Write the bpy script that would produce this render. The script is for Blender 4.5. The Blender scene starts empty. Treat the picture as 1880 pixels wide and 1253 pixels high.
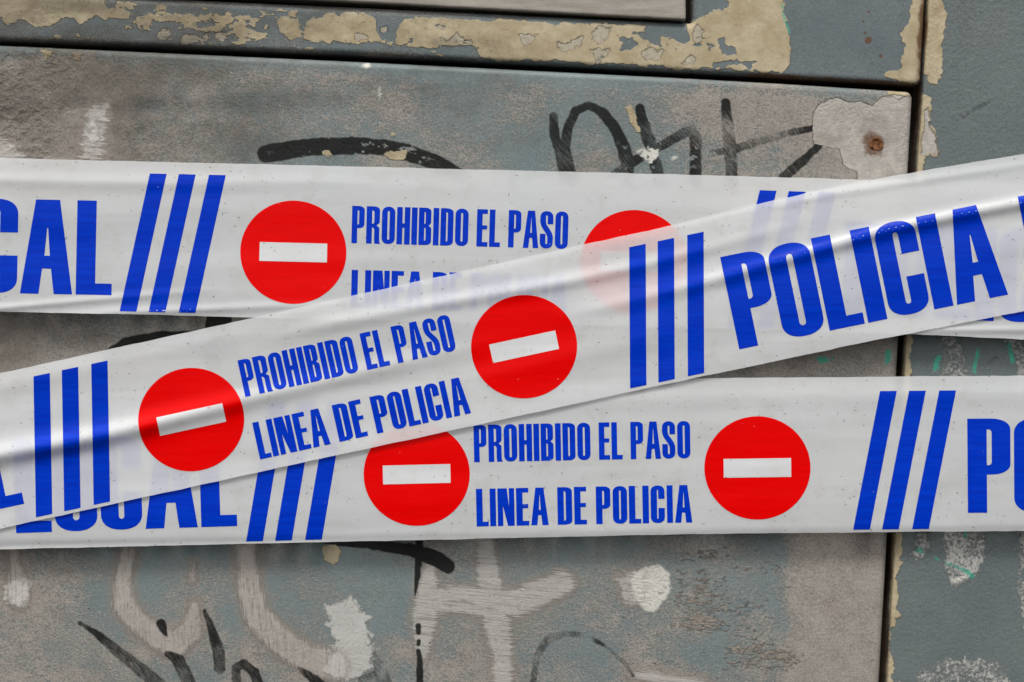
import bpy, math
import numpy as np
from mathutils import Vector
from mathutils.geometry import delaunay_2d_cdt

scene = bpy.context.scene
COL = scene.collection
S = 0.00036            # metres per photograph pixel on the door plane
CX, CY = 940.0, 626.5
D = 1.25               # camera distance in metres

# ------------------------------------------------------------------ camera, sky, sun, exposure
cam = bpy.data.cameras.new("camera")
cam.sensor_width = 36.0
cam.lens = 36.0 * D / (1880 * S)
cam.clip_start = 0.01
cam.clip_end = 100.0
camo = bpy.data.objects.new("camera", cam)
camo.location = (0, -D, 0)
camo.rotation_euler = (math.radians(90), 0, 0)
COL.objects.link(camo)
scene.camera = camo

SUN_EL, SUN_AZ = 60.0, 6.0      # overcast, brightest part of the sky high in front of the doors
world = bpy.data.worlds.new("World")
scene.world = world
world.use_nodes = True
wn = world.node_tree
wn.nodes.clear()
sky = wn.nodes.new("ShaderNodeTexSky")
sky.sky_type = 'NISHITA'
sky.sun_disc = False
sky.sun_elevation = math.radians(SUN_EL)
sky.sun_rotation = math.radians(180 + SUN_AZ)
sky.dust_density = 4.0
hs = wn.nodes.new("ShaderNodeHueSaturation")
hs.inputs['Saturation'].default_value = 0.12
bg = wn.nodes.new("ShaderNodeBackground")
bg.inputs['Strength'].default_value = 0.085
wo = wn.nodes.new("ShaderNodeOutputWorld")
wn.links.new(sky.outputs[0], hs.inputs['Color'])
wn.links.new(hs.outputs[0], bg.inputs['Color'])
wn.links.new(bg.outputs[0], wo.inputs[0])

sun = bpy.data.lights.new("sun", 'SUN')
sun.energy = 1.5
sun.angle = math.radians(16)
sun.color = (1.0, 0.97, 0.92)
suno = bpy.data.objects.new("sun", sun)
e, a = math.radians(SUN_EL), math.radians(SUN_AZ)
to_sun = Vector((-math.cos(e) * math.sin(a), -math.cos(e) * math.cos(a), math.sin(e)))
suno.rotation_euler = to_sun.to_track_quat('Z', 'Y').to_euler()
suno.location = to_sun * 5
COL.objects.link(suno)

scene.view_settings.view_transform = 'Standard'
scene.view_settings.look = 'None'
scene.view_settings.gamma = 1.0
scene.view_settings.use_curve_mapping = False
scene.view_settings.exposure = 0.78

# ------------------------------------------------------------------ small tools
def world_xyz(px, py, depth):
    """photograph pixel + depth in px (towards the camera = positive) -> metres"""
    y = -np.asarray(depth, float) * S
    f = (D + y) / D
    return np.stack([(np.asarray(px, float) - CX) * S * f, y + 0 * np.asarray(px, float), (CY - np.asarray(py, float)) * S * f], -1)

_rs = np.random.RandomState(7)
_tab = _rs.rand(16, 256, 256)
def vnoise(x, y, seed=0):
    t = _tab[seed % 16]
    xi = np.floor(x).astype(int); yi = np.floor(y).astype(int)
    fx = x - xi; fy = y - yi
    fx = fx * fx * (3 - 2 * fx); fy = fy * fy * (3 - 2 * fy)
    x0, x1, y0, y1 = xi & 255, (xi + 1) & 255, yi & 255, (yi + 1) & 255
    return (t[x0, y0] * (1 - fx) + t[x1, y0] * fx) * (1 - fy) + (t[x0, y1] * (1 - fx) + t[x1, y1] * fx) * fy
def fbm(x, y, sx, sy, oct=4, seed=0, gain=0.55):
    """-1..1-ish; sx, sy = largest feature size in px"""
    v = 0; amp = 1; tot = 0
    for k in range(oct):
        v = v + amp * (vnoise(x / sx * 2 ** k + 13.7 * k, y / sy * 2 ** k + 5.1 * k, seed + k) * 2 - 1)
        tot += amp; amp *= gain
    return v / tot * 1.7

def sstep(a, b, x):
    t = np.clip((x - a) / (b - a), 0, 1)
    return t * t * (3 - 2 * t)

class Field:
    """signed distance (px, positive inside) of painted shapes, kept on a panel's vertices"""
    def __init__(self, px, py, fill=-25.0):
        self.x, self.y = px, py
        self.v = np.full(px.shape, fill)
    def _near(self, pts, pad):
        p = np.asarray(pts, float)
        return np.where((self.x > p[:, 0].min() - pad) & (self.x < p[:, 0].max() + pad) &
                        (self.y > p[:, 1].min() - pad) & (self.y < p[:, 1].max() + pad))[0]
    def stroke(self, pts, gain=1.0):
        p = np.asarray(pts, float)
        i = self._near(p, 60)
        if not len(i): return self
        x, y = self.x[i], self.y[i]
        best = np.full(x.shape, -99.0)
        for (x0, y0, w0), (x1, y1, w1) in zip(p[:-1], p[1:]):
            dx, dy = x1 - x0, y1 - y0
            t = np.clip(((x - x0) * dx + (y - y0) * dy) / (dx * dx + dy * dy + 1e-9), 0, 1)
            best = np.maximum(best, w0 + (w1 - w0) * t - np.hypot(x - x0 - t * dx, y - y0 - t * dy))
        self.v[i] = np.maximum(self.v[i], best * gain)
        return self
    def poly(self, pts, cut=False, rag=0.0, size=14, seed=3, limit=99):
        p = np.asarray(pts, float)
        i = self._near(p, 40)
        if not len(i): return self
        x, y = self.x[i], self.y[i]
        dist = np.full(x.shape, 1e9); ins = np.zeros(x.shape, bool)
        q = np.roll(p, -1, 0)
        for (x0, y0), (x1, y1) in zip(p, q):
            dx, dy = x1 - x0, y1 - y0
            t = np.clip(((x - x0) * dx + (y - y0) * dy) / (dx * dx + dy * dy + 1e-9), 0, 1)
            dist = np.minimum(dist, np.hypot(x - x0 - t * dx, y - y0 - t * dy))
            c = (y0 > y) != (y1 > y)
            ins ^= c & (x < (x1 - x0) * (y - y0) / (y1 - y0 + 1e-12) + x0)
        sd = np.where(ins, dist, -dist)
        if rag: sd = sd + 1.5 * rag * fbm(x, y, size, size, 5, seed, 0.68)
        sd = np.minimum(sd, limit)
        self.v[i] = np.minimum(self.v[i], -sd) if cut else np.maximum(self.v[i], sd)
        return self
    def blob(self, x0, y0, rx, ry=None, **k):
        ry = ry or rx
        n = 20
        return self.poly([(x0 + rx * math.cos(t * 2 * math.pi / n), y0 + ry * math.sin(t * 2 * math.pi / n)) for t in range(n)], **k)

def Z(scale, ox, oy, pts):
    """points read off an enlarged crop -> photograph px"""
    return [(ox + p[0] / scale, oy + p[1] / scale) + tuple(p[2:]) for p in pts]
K = 2.934

# ------------------------------------------------------------------ material tools
class G:
    def __init__(self, name):
        self.m = bpy.data.materials.new(name); self.m.use_nodes = True
        self.t = self.m.node_tree; self.t.nodes.clear()
        self.out = self.t.nodes.new("ShaderNodeOutputMaterial")
        self.co = self.t.nodes.new("ShaderNodeTexCoord").outputs['Object']
    def n(self, kind): return self.t.nodes.new(kind)
    def put(self, sock, v):
        if isinstance(v, bpy.types.NodeSocket): self.t.links.new(v, sock)
        elif isinstance(v, (tuple, list)) and len(v) == 3 and sock.type == 'RGBA': sock.default_value = (*v, 1)
        else: sock.default_value = v
    def math(self, op, a, b=0.0, c=None):
        n = self.n("ShaderNodeMath"); n.operation = op
        self.put(n.inputs[0], a); self.put(n.inputs[1], b)
        if c is not None: self.put(n.inputs[2], c)
        return n.outputs[0]
    def attr(self, name):
        n = self.n("ShaderNodeAttribute"); n.attribute_name = name
        return n.outputs['Fac']
    def vec(self, sx, sz, rot=0.0, warp=None):
        """object coordinates divided by a feature size in px along x and z"""
        mp = self.n("ShaderNodeMapping")
        self.put(mp.inputs['Vector'], self.co)
        mp.inputs['Rotation'].default_value = (0, rot, 0)
        n2 = self.n("ShaderNodeMapping")
        self.t.links.new(mp.outputs[0], n2.inputs['Vector'])
        n2.inputs['Scale'].default_value = (1 / (sx * S), 1 / (min(sx, sz) * S), 1 / (sz * S))
        return n2.outputs[0]
    def noise(self, sx, sz=None, detail=4, rough=0.55, rot=0.0, dist=0.0):
        n = self.n("ShaderNodeTexNoise")
        self.put(n.inputs['Vector'], self.vec(sx, sz or sx, rot))
        n.inputs['Scale'].default_value = 1.0
        n.inputs['Detail'].default_value = detail
        n.inputs['Roughness'].default_value = rough
        n.inputs['Distortion'].default_value = dist
        return n.outputs['Fac']
    def voro(self, sx, sz=None, rot=0.0, feature='F1'):
        n = self.n("ShaderNodeTexVoronoi"); n.feature = feature
        self.put(n.inputs['Vector'], self.vec(sx, sz or sx, rot))
        n.inputs['Scale'].default_value = 1.0
        return n
    def rng(self, v, a, b, c=0.0, d=1.0, smooth=True):
        n = self.n("ShaderNodeMapRange")
        if smooth: n.interpolation_type = 'SMOOTHSTEP'
        self.put(n.inputs['Value'], v)
        for k, q in zip(('From Min', 'From Max', 'To Min', 'To Max'), (a, b, c, d)): self.put(n.inputs[k], q)
        return n.outputs[0]
    def mix(self, f, a, b, blend='MIX'):
        n = self.n("ShaderNodeMix"); n.data_type = 'RGBA'; n.blend_type = blend
        self.put(n.inputs['Factor'], f); self.put(n.inputs['A'], a) if False else None
        self.put(n.inputs[6], a); self.put(n.inputs[7], b)
        return n.outputs[2]
    def bump(self, h, dist, strength=1.0, nrm=None):
        n = self.n("ShaderNodeBump")
        n.inputs['Distance'].default_value = dist; n.inputs['Strength'].default_value = strength
        self.put(n.inputs['Height'], h)
        if nrm is not None: self.t.links.new(nrm, n.inputs['Normal'])
        return n.outputs[0]
    def bsdf(self, color, rough=0.6, spec=0.3, nrm=None):
        n = self.n("ShaderNodeBsdfPrincipled")
        self.put(n.inputs['Base Color'], color); self.put(n.inputs['Roughness'], rough)
        n.inputs['Specular IOR Level'].default_value = spec
        if nrm is not None: self.t.links.new(nrm, n.inputs['Normal'])
        return n.outputs[0]
    def done(self, shader):
        self.t.links.new(shader, self.out.inputs[0]); return self.m

def painted_metal(name, base, base2, orange=0.0, dirt_col=(0.300, 0.268, 0.235), prime=(0.37, 0.345, 0.315)):
    g = G(name)
    # old coat of grey-blue paint
    big = g.noise(160, detail=5, rough=0.6)
    fine = g.noise(7, detail=5, rough=0.7)
    c = g.mix(g.rng(big, 0.3, 0.7), base, base2)
    c = g.mix(g.math('MULTIPLY', g.rng(fine, 0.4, 0.75), 0.35), c, tuple(x * 1.35 for x in base))
    run = g.noise(26, 260, detail=4, rough=0.6)
    c = g.mix(g.math('MULTIPLY', g.rng(run, 0.52, 0.75), 0.35), c, tuple(x * 0.72 for x in base2))
    # grime clinging to the paint
    gr = g.noise(7, detail=6, rough=0.78)
    gr2 = g.noise(2.6, detail=3, rough=0.75)
    grn = g.math('ADD', g.math('MULTIPLY', g.math('SUBTRACT', gr, 0.5), 2.1), g.math('MULTIPLY', g.math('SUBTRACT', gr2, 0.5), 2.4))
    dv = g.math('ADD', g.attr('dirt'), grn)
    dm = g.rng(dv, -0.22, 0.62)
    dcol = g.mix(g.rng(g.noise(34, detail=5, rough=0.65), 0.3, 0.72), tuple(x * 0.80 for x in dirt_col), tuple(x * 1.22 for x in dirt_col))
    dcol = g.mix(g.math('MULTIPLY', g.rng(gr2, 0.48, 0.72), 0.55), dcol, tuple(x * 0.55 for x in dirt_col))
    dcol = g.mix(g.math('MULTIPLY', g.rng(g.noise(60, detail=4), 0.52, 0.75), 0.40), dcol, (0.23, 0.17, 0.135))
    dcol = g.mix(g.rng(gr2, 0.30, 0.62, 0.0, 0.5), dcol, tuple(x * 1.5 for x in dirt_col))
    c = g.mix(g.math('MULTIPLY', dm, 0.88), c, dcol)
    c = g.mix(g.rng(g.noise(2.6, detail=3, rough=0.75), 0.33, 0.62, 0.30, 0.0), c, (0.02, 0.018, 0.015))
    # scabs: crusts of old plaster and glue
    sv = g.math('ADD', g.attr('scab'), g.math('MULTIPLY', g.math('SUBTRACT', g.noise(20, 7, detail=6, rough=0.7, rot=0.0), 0.5), 2.6))
    sm = g.rng(sv, 0.0, 0.16)
    sn = g.noise(5, 3, detail=4, rough=0.75)
    c = g.mix(g.math('MULTIPLY', sm, 0.85), c, g.mix(g.rng(sn, 0.3, 0.6), (0.20, 0.17, 0.142), (0.35, 0.305, 0.26)))
    # cream coat under / over
    edge = g.noise(11, detail=6, rough=0.68)
    en = g.math('MULTIPLY', g.math('SUBTRACT', edge, 0.5), 11.0)
    cv = g.math('ADD', g.attr('cream'), en)
    cm = g.rng(cv, -1.1, 1.3)
    ccol = g.mix(g.rng(g.noise(50, detail=5, rough=0.65), 0.3, 0.7), (0.37, 0.30, 0.185), (0.50, 0.43, 0.295))
    ccol = g.mix(g.math('MULTIPLY', g.rng(fine, 0.5, 0.75), 0.35), ccol, (0.25, 0.19, 0.115))
    c = g.mix(cm, c, ccol)
    rim = g.math('MULTIPLY', g.rng(cv, -2.6, -0.4), g.math('SUBTRACT', 1.0, cm))
    c = g.mix(g.math('MULTIPLY', rim, g.rng(g.noise(40), 0.48, 0.68, 0.0, 0.5)), c, (0.035, 0.03, 0.024))
    # pale primer
    pv = g.math('ADD', g.attr('primer'), g.math('MULTIPLY', en, 0.6))
    pm = g.rng(pv, -0.5, 0.9)
    pcol = g.mix(g.rng(g.noise(11, detail=6, rough=0.7), 0.35, 0.7), prime, tuple(x * 1.3 for x in prime))
    pcol = g.mix(g.rng(g.noise(60, 45, detail=3), 0.5, 0.7, 0, 0.45), pcol, (0.27, 0.235, 0.2))
    c = g.mix(pm, c, pcol)
    prim = g.math('MULTIPLY', g.rng(pv, -3.2, -0.4), g.math('SUBTRACT', 1.0, pm))
    c = g.mix(g.math('MULTIPLY', prim, 0.45), c, (0.05, 0.042, 0.036))
    c = g.mix(g.math('MULTIPLY', g.rng(g.math('ADD', g.attr('soot'), g.math('MULTIPLY', g.math('SUBTRACT', g.noise(30, detail=5, rough=0.7), 0.5), 0.8)), 0.0, 1.0), 0.62), c, (0.062, 0.052, 0.040))  # light falloff painted into the colour as a dark brown tint
    # white spray paint scrubbed away along its brush direction
    heights = []
    for an, s, wcol in (('white_h', g.noise(75, 2.6, detail=6, rough=0.8, rot=-0.10), (0.50, 0.48, 0.45)),
                        ('white_v', g.noise(2.4, 40, detail=6, rough=0.82, rot=0.06), (0.45, 0.415, 0.375)),
                        ('white_s', g.noise(6, 6, detail=6, rough=0.85), (0.56, 0.545, 0.51))):
        wv = g.math('ADD', g.math('MULTIPLY', g.attr(an), 0.055), g.math('MULTIPLY', g.math('SUBTRACT', s, 0.47), 2.8))
        wv = g.math('ADD', wv, g.math('MULTIPLY', g.math('SUBTRACT', edge, 0.5), 0.7))
        lo, hi = (-0.10, 0.35) if an == 'white_s' else (-0.16, 0.52)
        wm = g.math('MULTIPLY', g.rng(wv, lo, hi), g.rng(g.attr(an), -16.0, -3.0))
        # grimy halo of crust around the paint
        halo = g.math('MULTIPLY', g.rng(g.math('ADD', g.attr(an), g.math('MULTIPLY', en, 2.2)), -15.0, 0.0), 0.6 if an != 'white_s' else 0.0)
        c = g.mix(halo, c, g.mix(sn, (0.17, 0.14, 0.12), (0.35, 0.30, 0.26)))
        c = g.mix(g.math('MULTIPLY', wm, 0.74), c, wcol)
        heights.append(wm)
    # solid white filler
    fv = g.rng(g.math('ADD', g.attr('white_f'), g.math('MULTIPLY', en, 0.8)), -2.5, 5.0)
    c = g.mix(fv, c, g.mix(g.noise(9, detail=5, rough=0.7), (0.50, 0.48, 0.42), (0.74, 0.73, 0.68)))
    # teal spray
    tv = g.rng(g.math('ADD', g.attr('teal'), g.math('MULTIPLY', en, 1.3)), -1.0, 3.5)
    c = g.mix(g.math('MULTIPLY', tv, 0.8), c, (0.05, 0.40, 0.29))
    # black marker, thin where it was dragged fast
    bs = g.noise(2.6, 20, detail=5, rough=0.78, rot=0.65)
    bn = g.math('ADD', g.attr('black'), g.math('MULTIPLY', g.math('SUBTRACT', edge, 0.5), 3.0))
    bm = g.rng(bn, -1.6, 1.8)
    ink = g.math('ADD', g.math('MULTIPLY', g.attr('ink'), 1.0), g.math('MULTIPLY', g.math('SUBTRACT', bs, 0.5), 1.1))
    bm = g.math('MULTIPLY', bm, g.rng(ink, 0.05, 0.75, 0.0, 0.97))
    bm = g.math('MULTIPLY', bm, g.math('SUBTRACT', 1.0, g.math('MAXIMUM', g.math('MAXIMUM', cm, pm), fv)))
    c = g.mix(bm, c, g.mix(g.noise(20), (0.006, 0.007, 0.006), (0.016, 0.017, 0.016)))
    # rust, and shade painted on the gap skirts
    rv = g.rng(g.math('ADD', g.attr('rust'), g.math('MULTIPLY', g.math('SUBTRACT', gr, 0.5), 1.6)), 0.1, 0.8)
    c = g.mix(g.math('MULTIPLY', rv, 0.85), c, g.mix(gr2, (0.04, 0.018, 0.009), (0.21, 0.10, 0.045)))
    # pits and specks
    v1 = g.voro(30)
    sp = g.math('MULTIPLY', g.rng(v1.outputs['Distance'], 0.035, 0.07, 1.0, 0.0), g.rng(g.noise(90), 0.5, 0.62))
    c = g.mix(g.math('MULTIPLY', sp, 0.75), c, (0.035, 0.024, 0.017))
    v2 = g.voro(41)
    sp2 = g.math('MULTIPLY', g.rng(v2.outputs['Distance'], 0.03, 0.06, 1.0, 0.0), g.rng(g.noise(120), 0.52, 0.62))
    c = g.mix(g.math('MULTIPLY', sp2, 0.7), c, (0.42, 0.39, 0.35))
    # relief
    h = g.math('MULTIPLY', g.math('MULTIPLY', gr, dm), 0.55)
    h = g.math('ADD', h, g.math('MULTIPLY', sm, g.math('MULTIPLY_ADD', sn, 1.6, 0.5)))
    h = g.math('ADD', h, g.math('MULTIPLY', cm, 0.7))
    h = g.math('SUBTRACT', h, g.math('MULTIPLY', pm, 0.8))
    for w in heights: h = g.math('ADD', h, g.math('MULTIPLY', w, 0.45))
    h = g.math('ADD', h, g.math('MULTIPLY', fv, 0.5))
    h = g.math('ADD', h, g.math('MULTIPLY', g.rng(g.attr('crust'), 0.0, 1.0), g.math('ADD', g.math('MULTIPLY', g.rng(g.noise(15, 13, detail=3, rough=0.5), 0.42, 0.66), 1.1), g.math('MULTIPLY', gr, 0.9))))
    h = g.math('ADD', h, g.math('MULTIPLY', g.noise(7, detail=2, rough=0.5), 0.22 + orange * 0.8))
    h = g.math('ADD', h, g.math('MULTIPLY', fine, 0.18 + orange * 0.3))
    rough = g.rng(dm, 0, 1, 0.42, 0.8)
    return g.done(g.bsdf(c, rough, 0.14, g.bump(h, 0.0006, 1.0)))

# ------------------------------------------------------------------ scene graph tools
def link(o, parent=None):
    COL.objects.link(o)
    if parent is not None: o.parent = parent
    return o
def mesh_obj(name, verts, faces, mat, parent=None, origin=None, smooth=True, attrs=None):
    """verts in world metres; origin becomes the object's location"""
    v = np.asarray(verts, float)
    base = np.zeros(3)
    if origin is not None: base = np.asarray(origin, float)
    if parent is not None:
        q = parent
        base = np.zeros(3)
        while q is not None: base = base + np.asarray(q.location, float); q = q.parent
    me = bpy.data.meshes.new(name)
    f = np.asarray(faces)
    me.vertices.add(len(v)); me.vertices.foreach_set('co', (v - base).ravel())
    if f.ndim == 2:
        nv = f.shape[1]; flat = f.ravel()
        me.loops.add(len(flat)); me.loops.foreach_set('vertex_index', flat.astype(np.int32))
        me.polygons.add(len(f))
        me.polygons.foreach_set('loop_start', np.arange(0, len(flat), nv, dtype=np.int32))
    me.update(calc_edges=True)
    me.polygons.foreach_set('use_smooth', np.full(len(me.polygons), smooth))
    for k, arr in (attrs or {}).items():
        at = me.attributes.new(k, 'FLOAT', 'POINT')
        at.data.foreach_set('value', np.asarray(arr, np.float32))
    me.materials.append(mat)
    me.validate()
    o = bpy.data.objects.new(name, me)
    if parent is None: o.location = base
    return link(o, parent)
def tag(o, label, cat, group=None):
    o['label'] = label; o['category'] = cat
    if group: o['group'] = group
    return o

cabinet = bpy.data.objects.new("metal_cabinet", None)
cabinet.location = (0, 0.01, -0.30); cabinet.empty_display_size = 0.1
link(cabinet)
tag(cabinet, "weathered grey metal cabinet with flaking paint and graffiti, behind the police tapes", "cabinet")

# ------------------------------------------------------------------ sheet-metal panels
def round_sdf(hs, r):
    q = sum(np.maximum(r - h, 0) ** 2 for h in hs)
    m = np.minimum.reduce(hs)
    return np.where(q > 0, r - np.sqrt(q), m)

def panel(name, box, step, sdf, edge_r, front, thick, paint, mat, dents=None):
    """a pressed sheet with rolled edges: sdf(px, py) > 0 inside, front = px proud of the door plane"""
    x0, y0, x1, y1 = box
    nx, ny = int((x1 - x0) / step) + 1, int((y1 - y0) / step) + 1
    gx, gy = np.meshgrid(np.linspace(x0, x1, nx), np.linspace(y0, y1, ny))
    px, py = gx.ravel().copy(), gy.ravel().copy()
    d = sdf(px, py)
    e_ = 0.5
    near = np.where((d < 0) & (d > -step * 1.6))[0]
    for _ in range(3):
        dd = sdf(px[near], py[near])
        gxx = (sdf(px[near] + e_, py[near]) - sdf(px[near] - e_, py[near])) / (2 * e_)
        gyy = (sdf(px[near], py[near] + e_) - sdf(px[near], py[near] - e_)) / (2 * e_)
        l2 = gxx ** 2 + gyy ** 2 + 1e-6
        px[near] -= dd * gxx / l2; py[near] -= dd * gyy / l2
    idx = np.arange(nx * ny).reshape(ny, nx)
    f = np.stack([idx[:-1, :-1], idx[1:, :-1], idx[1:, 1:], idx[:-1, 1:]], -1).reshape(-1, 4)
    keep = (d[f] > -step * 1.6).all(1) & (d[f] > 0).any(1)
    f = f[keep]
    used = np.unique(f)
    remap = -np.ones(nx * ny, int); remap[used] = np.arange(len(used))
    f = remap[f]; px, py = px[used], py[used]
    dd = np.clip(sdf(px, py), 0, None)
    t = np.clip(edge_r - dd, 0, edge_r)
    depth = front - (edge_r - np.sqrt(np.maximum(edge_r ** 2 - t ** 2, 0))) * 0.9
    depth = depth + 0.9 * fbm(px, py, 260, 200, 3, 5) + 0.25 * fbm(px, py, 40, 40, 3, 8)
    if dents is not None: depth = depth + dents(px, py)
    attrs = paint(px, py, dd)
    # skirt going back into the cabinet
    e2 = np.concatenate([f[:, [0, 1]], f[:, [1, 2]], f[:, [2, 3]], f[:, [3, 0]]])
    key = np.sort(e2, 1); kk = key[:, 0].astype(np.int64) * (len(px) + 1) + key[:, 1]
    _, inv, cnt = np.unique(kk, return_inverse=True, return_counts=True)
    be = e2[cnt[inv] == 1]
    bv = np.unique(be); bm = -np.ones(len(px), int); bm[bv] = len(px) + np.arange(len(bv))
    sk = np.stack([be[:, 1], be[:, 0], bm[be[:, 0]], bm[be[:, 1]]], -1)
    w = world_xyz(px, py, depth)
    back = w[bv].copy(); back[:, 1] += thick * S
    verts = np.concatenate([w, back])
    attrs = {k: np.concatenate([v, np.full(len(bv), 1.0 if k == 'rust' else (0.3 if k in ('dirt', 'ink') else -25.0))]) for k, v in attrs.items()}  # skirt backs coloured dark brown to deepen the shade in the gaps
    return mesh_obj(name, verts, np.concatenate([f, sk]), mat, parent=cabinet, attrs=attrs)

ALL = ('crust', 'soot', 'dirt', 'scab', 'cream', 'primer', 'white_h', 'white_v', 'white_s', 'white_f', 'teal', 'black', 'ink', 'rust')
def blank(px):
    a = {k: np.full(px.shape, -25.0) for k in ALL}
    a['soot'] = np.full(px.shape, -0.6); a['dirt'] = np.full(px.shape, -0.5); a['scab'] = np.full(px.shape, -2.0)
    a['ink'] = np.full(px.shape, 0.75); a['rust'] = np.full(px.shape, -1.0)
    return a

def gauss(px, py, x, y, rx, ry):
    return np.exp(-((px - x) / rx) ** 2 - ((py - y) / ry) ** 2)

# --- the big door
main_top = lambda x: np.interp(x, (-400, 0, 640, 1260, 1430, 1677), (66, 84, 113.5, 144.5, 154, 170))
main_right = lambda y: 1674 - 0.0566 * (y - 175)
def main_sdf(x, y):
    return round_sdf([y - main_top(x), main_right(y) - x], 13.0)

def main_paint(px, py, dd):
    a = blank(px)
    # grime density
    d = np.full(px.shape, 0.06)
    d += 0.75 * sstep(560, 60, px) * sstep(420, 300, py) * sstep(60, 150, py)
    d += 0.28 * gauss(px, py, 640, 200, 260, 80)
    d -= 0.25 * gauss(px, py, 930, 250, 190, 140)
    d += 0.55 * sstep(1130, 1330, px) * sstep(500, 380, py)
    d += 0.55 * sstep(560, 600, py) * sstep(760, 700, py)
    low = sstep(760, 900, py)
    d += low * (0.35 * sstep(240, 40, px) - 0.30 * gauss(px, py, 700, 1130, 90, 180) + 0.1 * gauss(px, py, 1000, 1150, 250, 120))
    d += low * (1.0 * sstep(1425, 1475, px + 10 * fbm(px, py, 40, 60, 3, 2)))
    d += low * 0.20 * sstep(1080, 1250, py)
    d -= 0.45 * sstep(34, 8, dd) * sstep(700, 300, py)
    d += 0.42 * fbm(px, py, 120, 100, 5, 1) + 0.18 * fbm(px, py, 24, 18, 3, 9)
    a['dirt'] = d
    s = np.full(px.shape, -0.9)
    s += 0.30 * sstep(330, 60, px) * sstep(420, 300, py)
    s += 0.86 * gauss(px, py, 1330, 1110, 180, 160) + 0.30 * gauss(px, py, 1500, 1220, 160, 60)
    s += 0.30 * gauss(px, py, 60, 1220, 140, 90) + 0.35 * gauss(px, py, 1420, 200, 90, 22)
    s += 0.30 * gauss(px, py, 1080, 290, 90, 40) + 0.2 * gauss(px, py, 60, 96, 100, 16)
    s += 0.38 * fbm(px, py, 80, 26, 4, 4)
    a['soot'] = 0.1 + 0.75 * gauss(px, py, 40, 130, 520, 170) + 0.5 * gauss(px, py, 60, 640, 300, 70) - 0.75 * sstep(780, 900, py) - 0.3 * sstep(900, 1300, px) + 0.35 * fbm(px, py, 120, 60, 4, 13)  # painted falloff: darker at upper left and between the tapes at left
    a['crust'] = 0.55 * sstep(300, 20, px) * sstep(420, 300, py) + 0.10 * sstep(700, 200, px) * sstep(420, 300, py) + 0.25 * gauss(px, py, 1430, 200, 110, 24) + 0.22 * fbm(px, py, 60, 40, 4, 15) - 0.06
    a['scab'] = s
    d += 0.25 * sstep(330, 60, px) * sstep(420, 300, py)
    a['dirt'] = d
    # black marker
    b = Field(px, py)
    b.stroke([(489, 283, 17), (560, 271, 16), (640, 268, 16), (700, 270, 15), (755, 283, 16), (800, 298, 14), (850, 325, 12)])
    b.stroke([(1016, 214, 8), (1018, 245, 9), (1026, 280, 8), (1035, 330, 6)])
    b.stroke([(1052, 335, 9), (1043, 300, 11), (1037, 272, 10), (1043, 232, 9), (1058, 203, 9), (1080, 194, 7), (1104, 205, 9), (1128, 234, 11), (1145, 270, 12), (1152, 300, 13), (1150, 330, 13)])
    b.stroke([(1174, 199, 9), (1182, 232, 12), (1196, 273, 11), (1212, 335, 11)])
    b.stroke([(1125, 322, 7), (1165, 296, 9), (1213, 269, 8), (1258, 243, 9), (1270, 239, 9), (1277, 252, 11), (1277, 275, 11), (1277, 335, 11)])
    b.stroke([(1332, 190, 9), (1337, 239, 11), (1345, 335, 11)])
    b.stroke([(1310, 280, 6), (1352, 273, 8), (1404, 257, 7), (1451, 244, 6), (1494, 235, 6)])
    b.stroke([(1503, 269, 7), (1472, 297, 9), (1440, 326, 10)])
    b.stroke([(205, 655, 16), (235, 634, 15), (290, 624, 16), (360, 625, 17), (420, 640, 20)])
    b.stroke([(404, 570, 24), (395, 650, 22)])
    b.stroke([(560, 985, 5), (620, 995, 8), (680, 1000, 9), (750, 1009, 12), (800, 1026, 15), (823, 1041, 13)])
    b.stroke([(770, 960, 8), (769, 1020, 7.5), (766, 1060, 5), (762, 1093, 1.5)])
    b.stroke([(768, 1150, 6), (768, 1162, 5)]); b.stroke([(769, 1178, 4), (768, 1183, 3)])
    b.stroke([(768, 1196, 4), (771, 1212, 6), (770, 1260, 6.5), (771, 1400, 6)])
    b.stroke([(146, 1144, 3), (177, 1163, 7), (211, 1192, 10), (252, 1225, 12), (300, 1266, 14), (380, 1340, 13)])
    b.stroke([(307, 1201, 6), (327, 1213, 12), (350, 1260, 13), (380, 1330, 13)])
    b.stroke([(296, 1146, 9), (300, 1156, 7), (305, 1166, 3)])
    b.stroke([(376, 1122, 3), (388, 1153, 8), (402, 1197, 11), (403, 1226, 11)])
    b.stroke([(434, 1262, 8), (434, 1227, 9), (446, 1219, 9), (467, 1235, 10), (480, 1270, 9)])
    b.stroke([(548, 1226, 3), (566, 1240, 8), (594, 1262, 10)])
    ink = np.full(px.shape, 0.72) + 0.22 * fbm(px, py, 60, 60, 3, 6)
    ink += 0.35 * gauss(px, py, 620, 272, 200, 40) + 0.35 * gauss(px, py, 760, 1030, 120, 60) + 0.5 * gauss(px, py, 770, 1230, 30, 90) + 0.5 * gauss(px, py, 300, 620, 200, 60)
    ink -= 0.22 * gauss(px, py, 1380, 260, 140, 90) + 0.12 * sstep(1110, 1150, py) * sstep(690, 640, px)
    th = Field(px, py)
    th.stroke([(976, 1270, 6), (986, 1205, 6), (1005, 1175, 8), (1036, 1163, 6), (1073, 1166, 4), (1114, 1188, 3), (1148, 1219, 4), (1162, 1240, 3)])
    th.stroke([(686, 1200, 5), (700, 1238, 13), (712, 1275, 16)])
    th.stroke([(665, 1250, 9), (690, 1235, 5)])
    ink = np.where(th.v > b.v, 0.36 + 0.22 * fbm(px, py, 20, 20, 3, 7), ink)
    a['black'] = np.maximum(b.v, th.v) + 1.2 * fbm(px, py, 12, 12, 3, 10)
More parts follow.
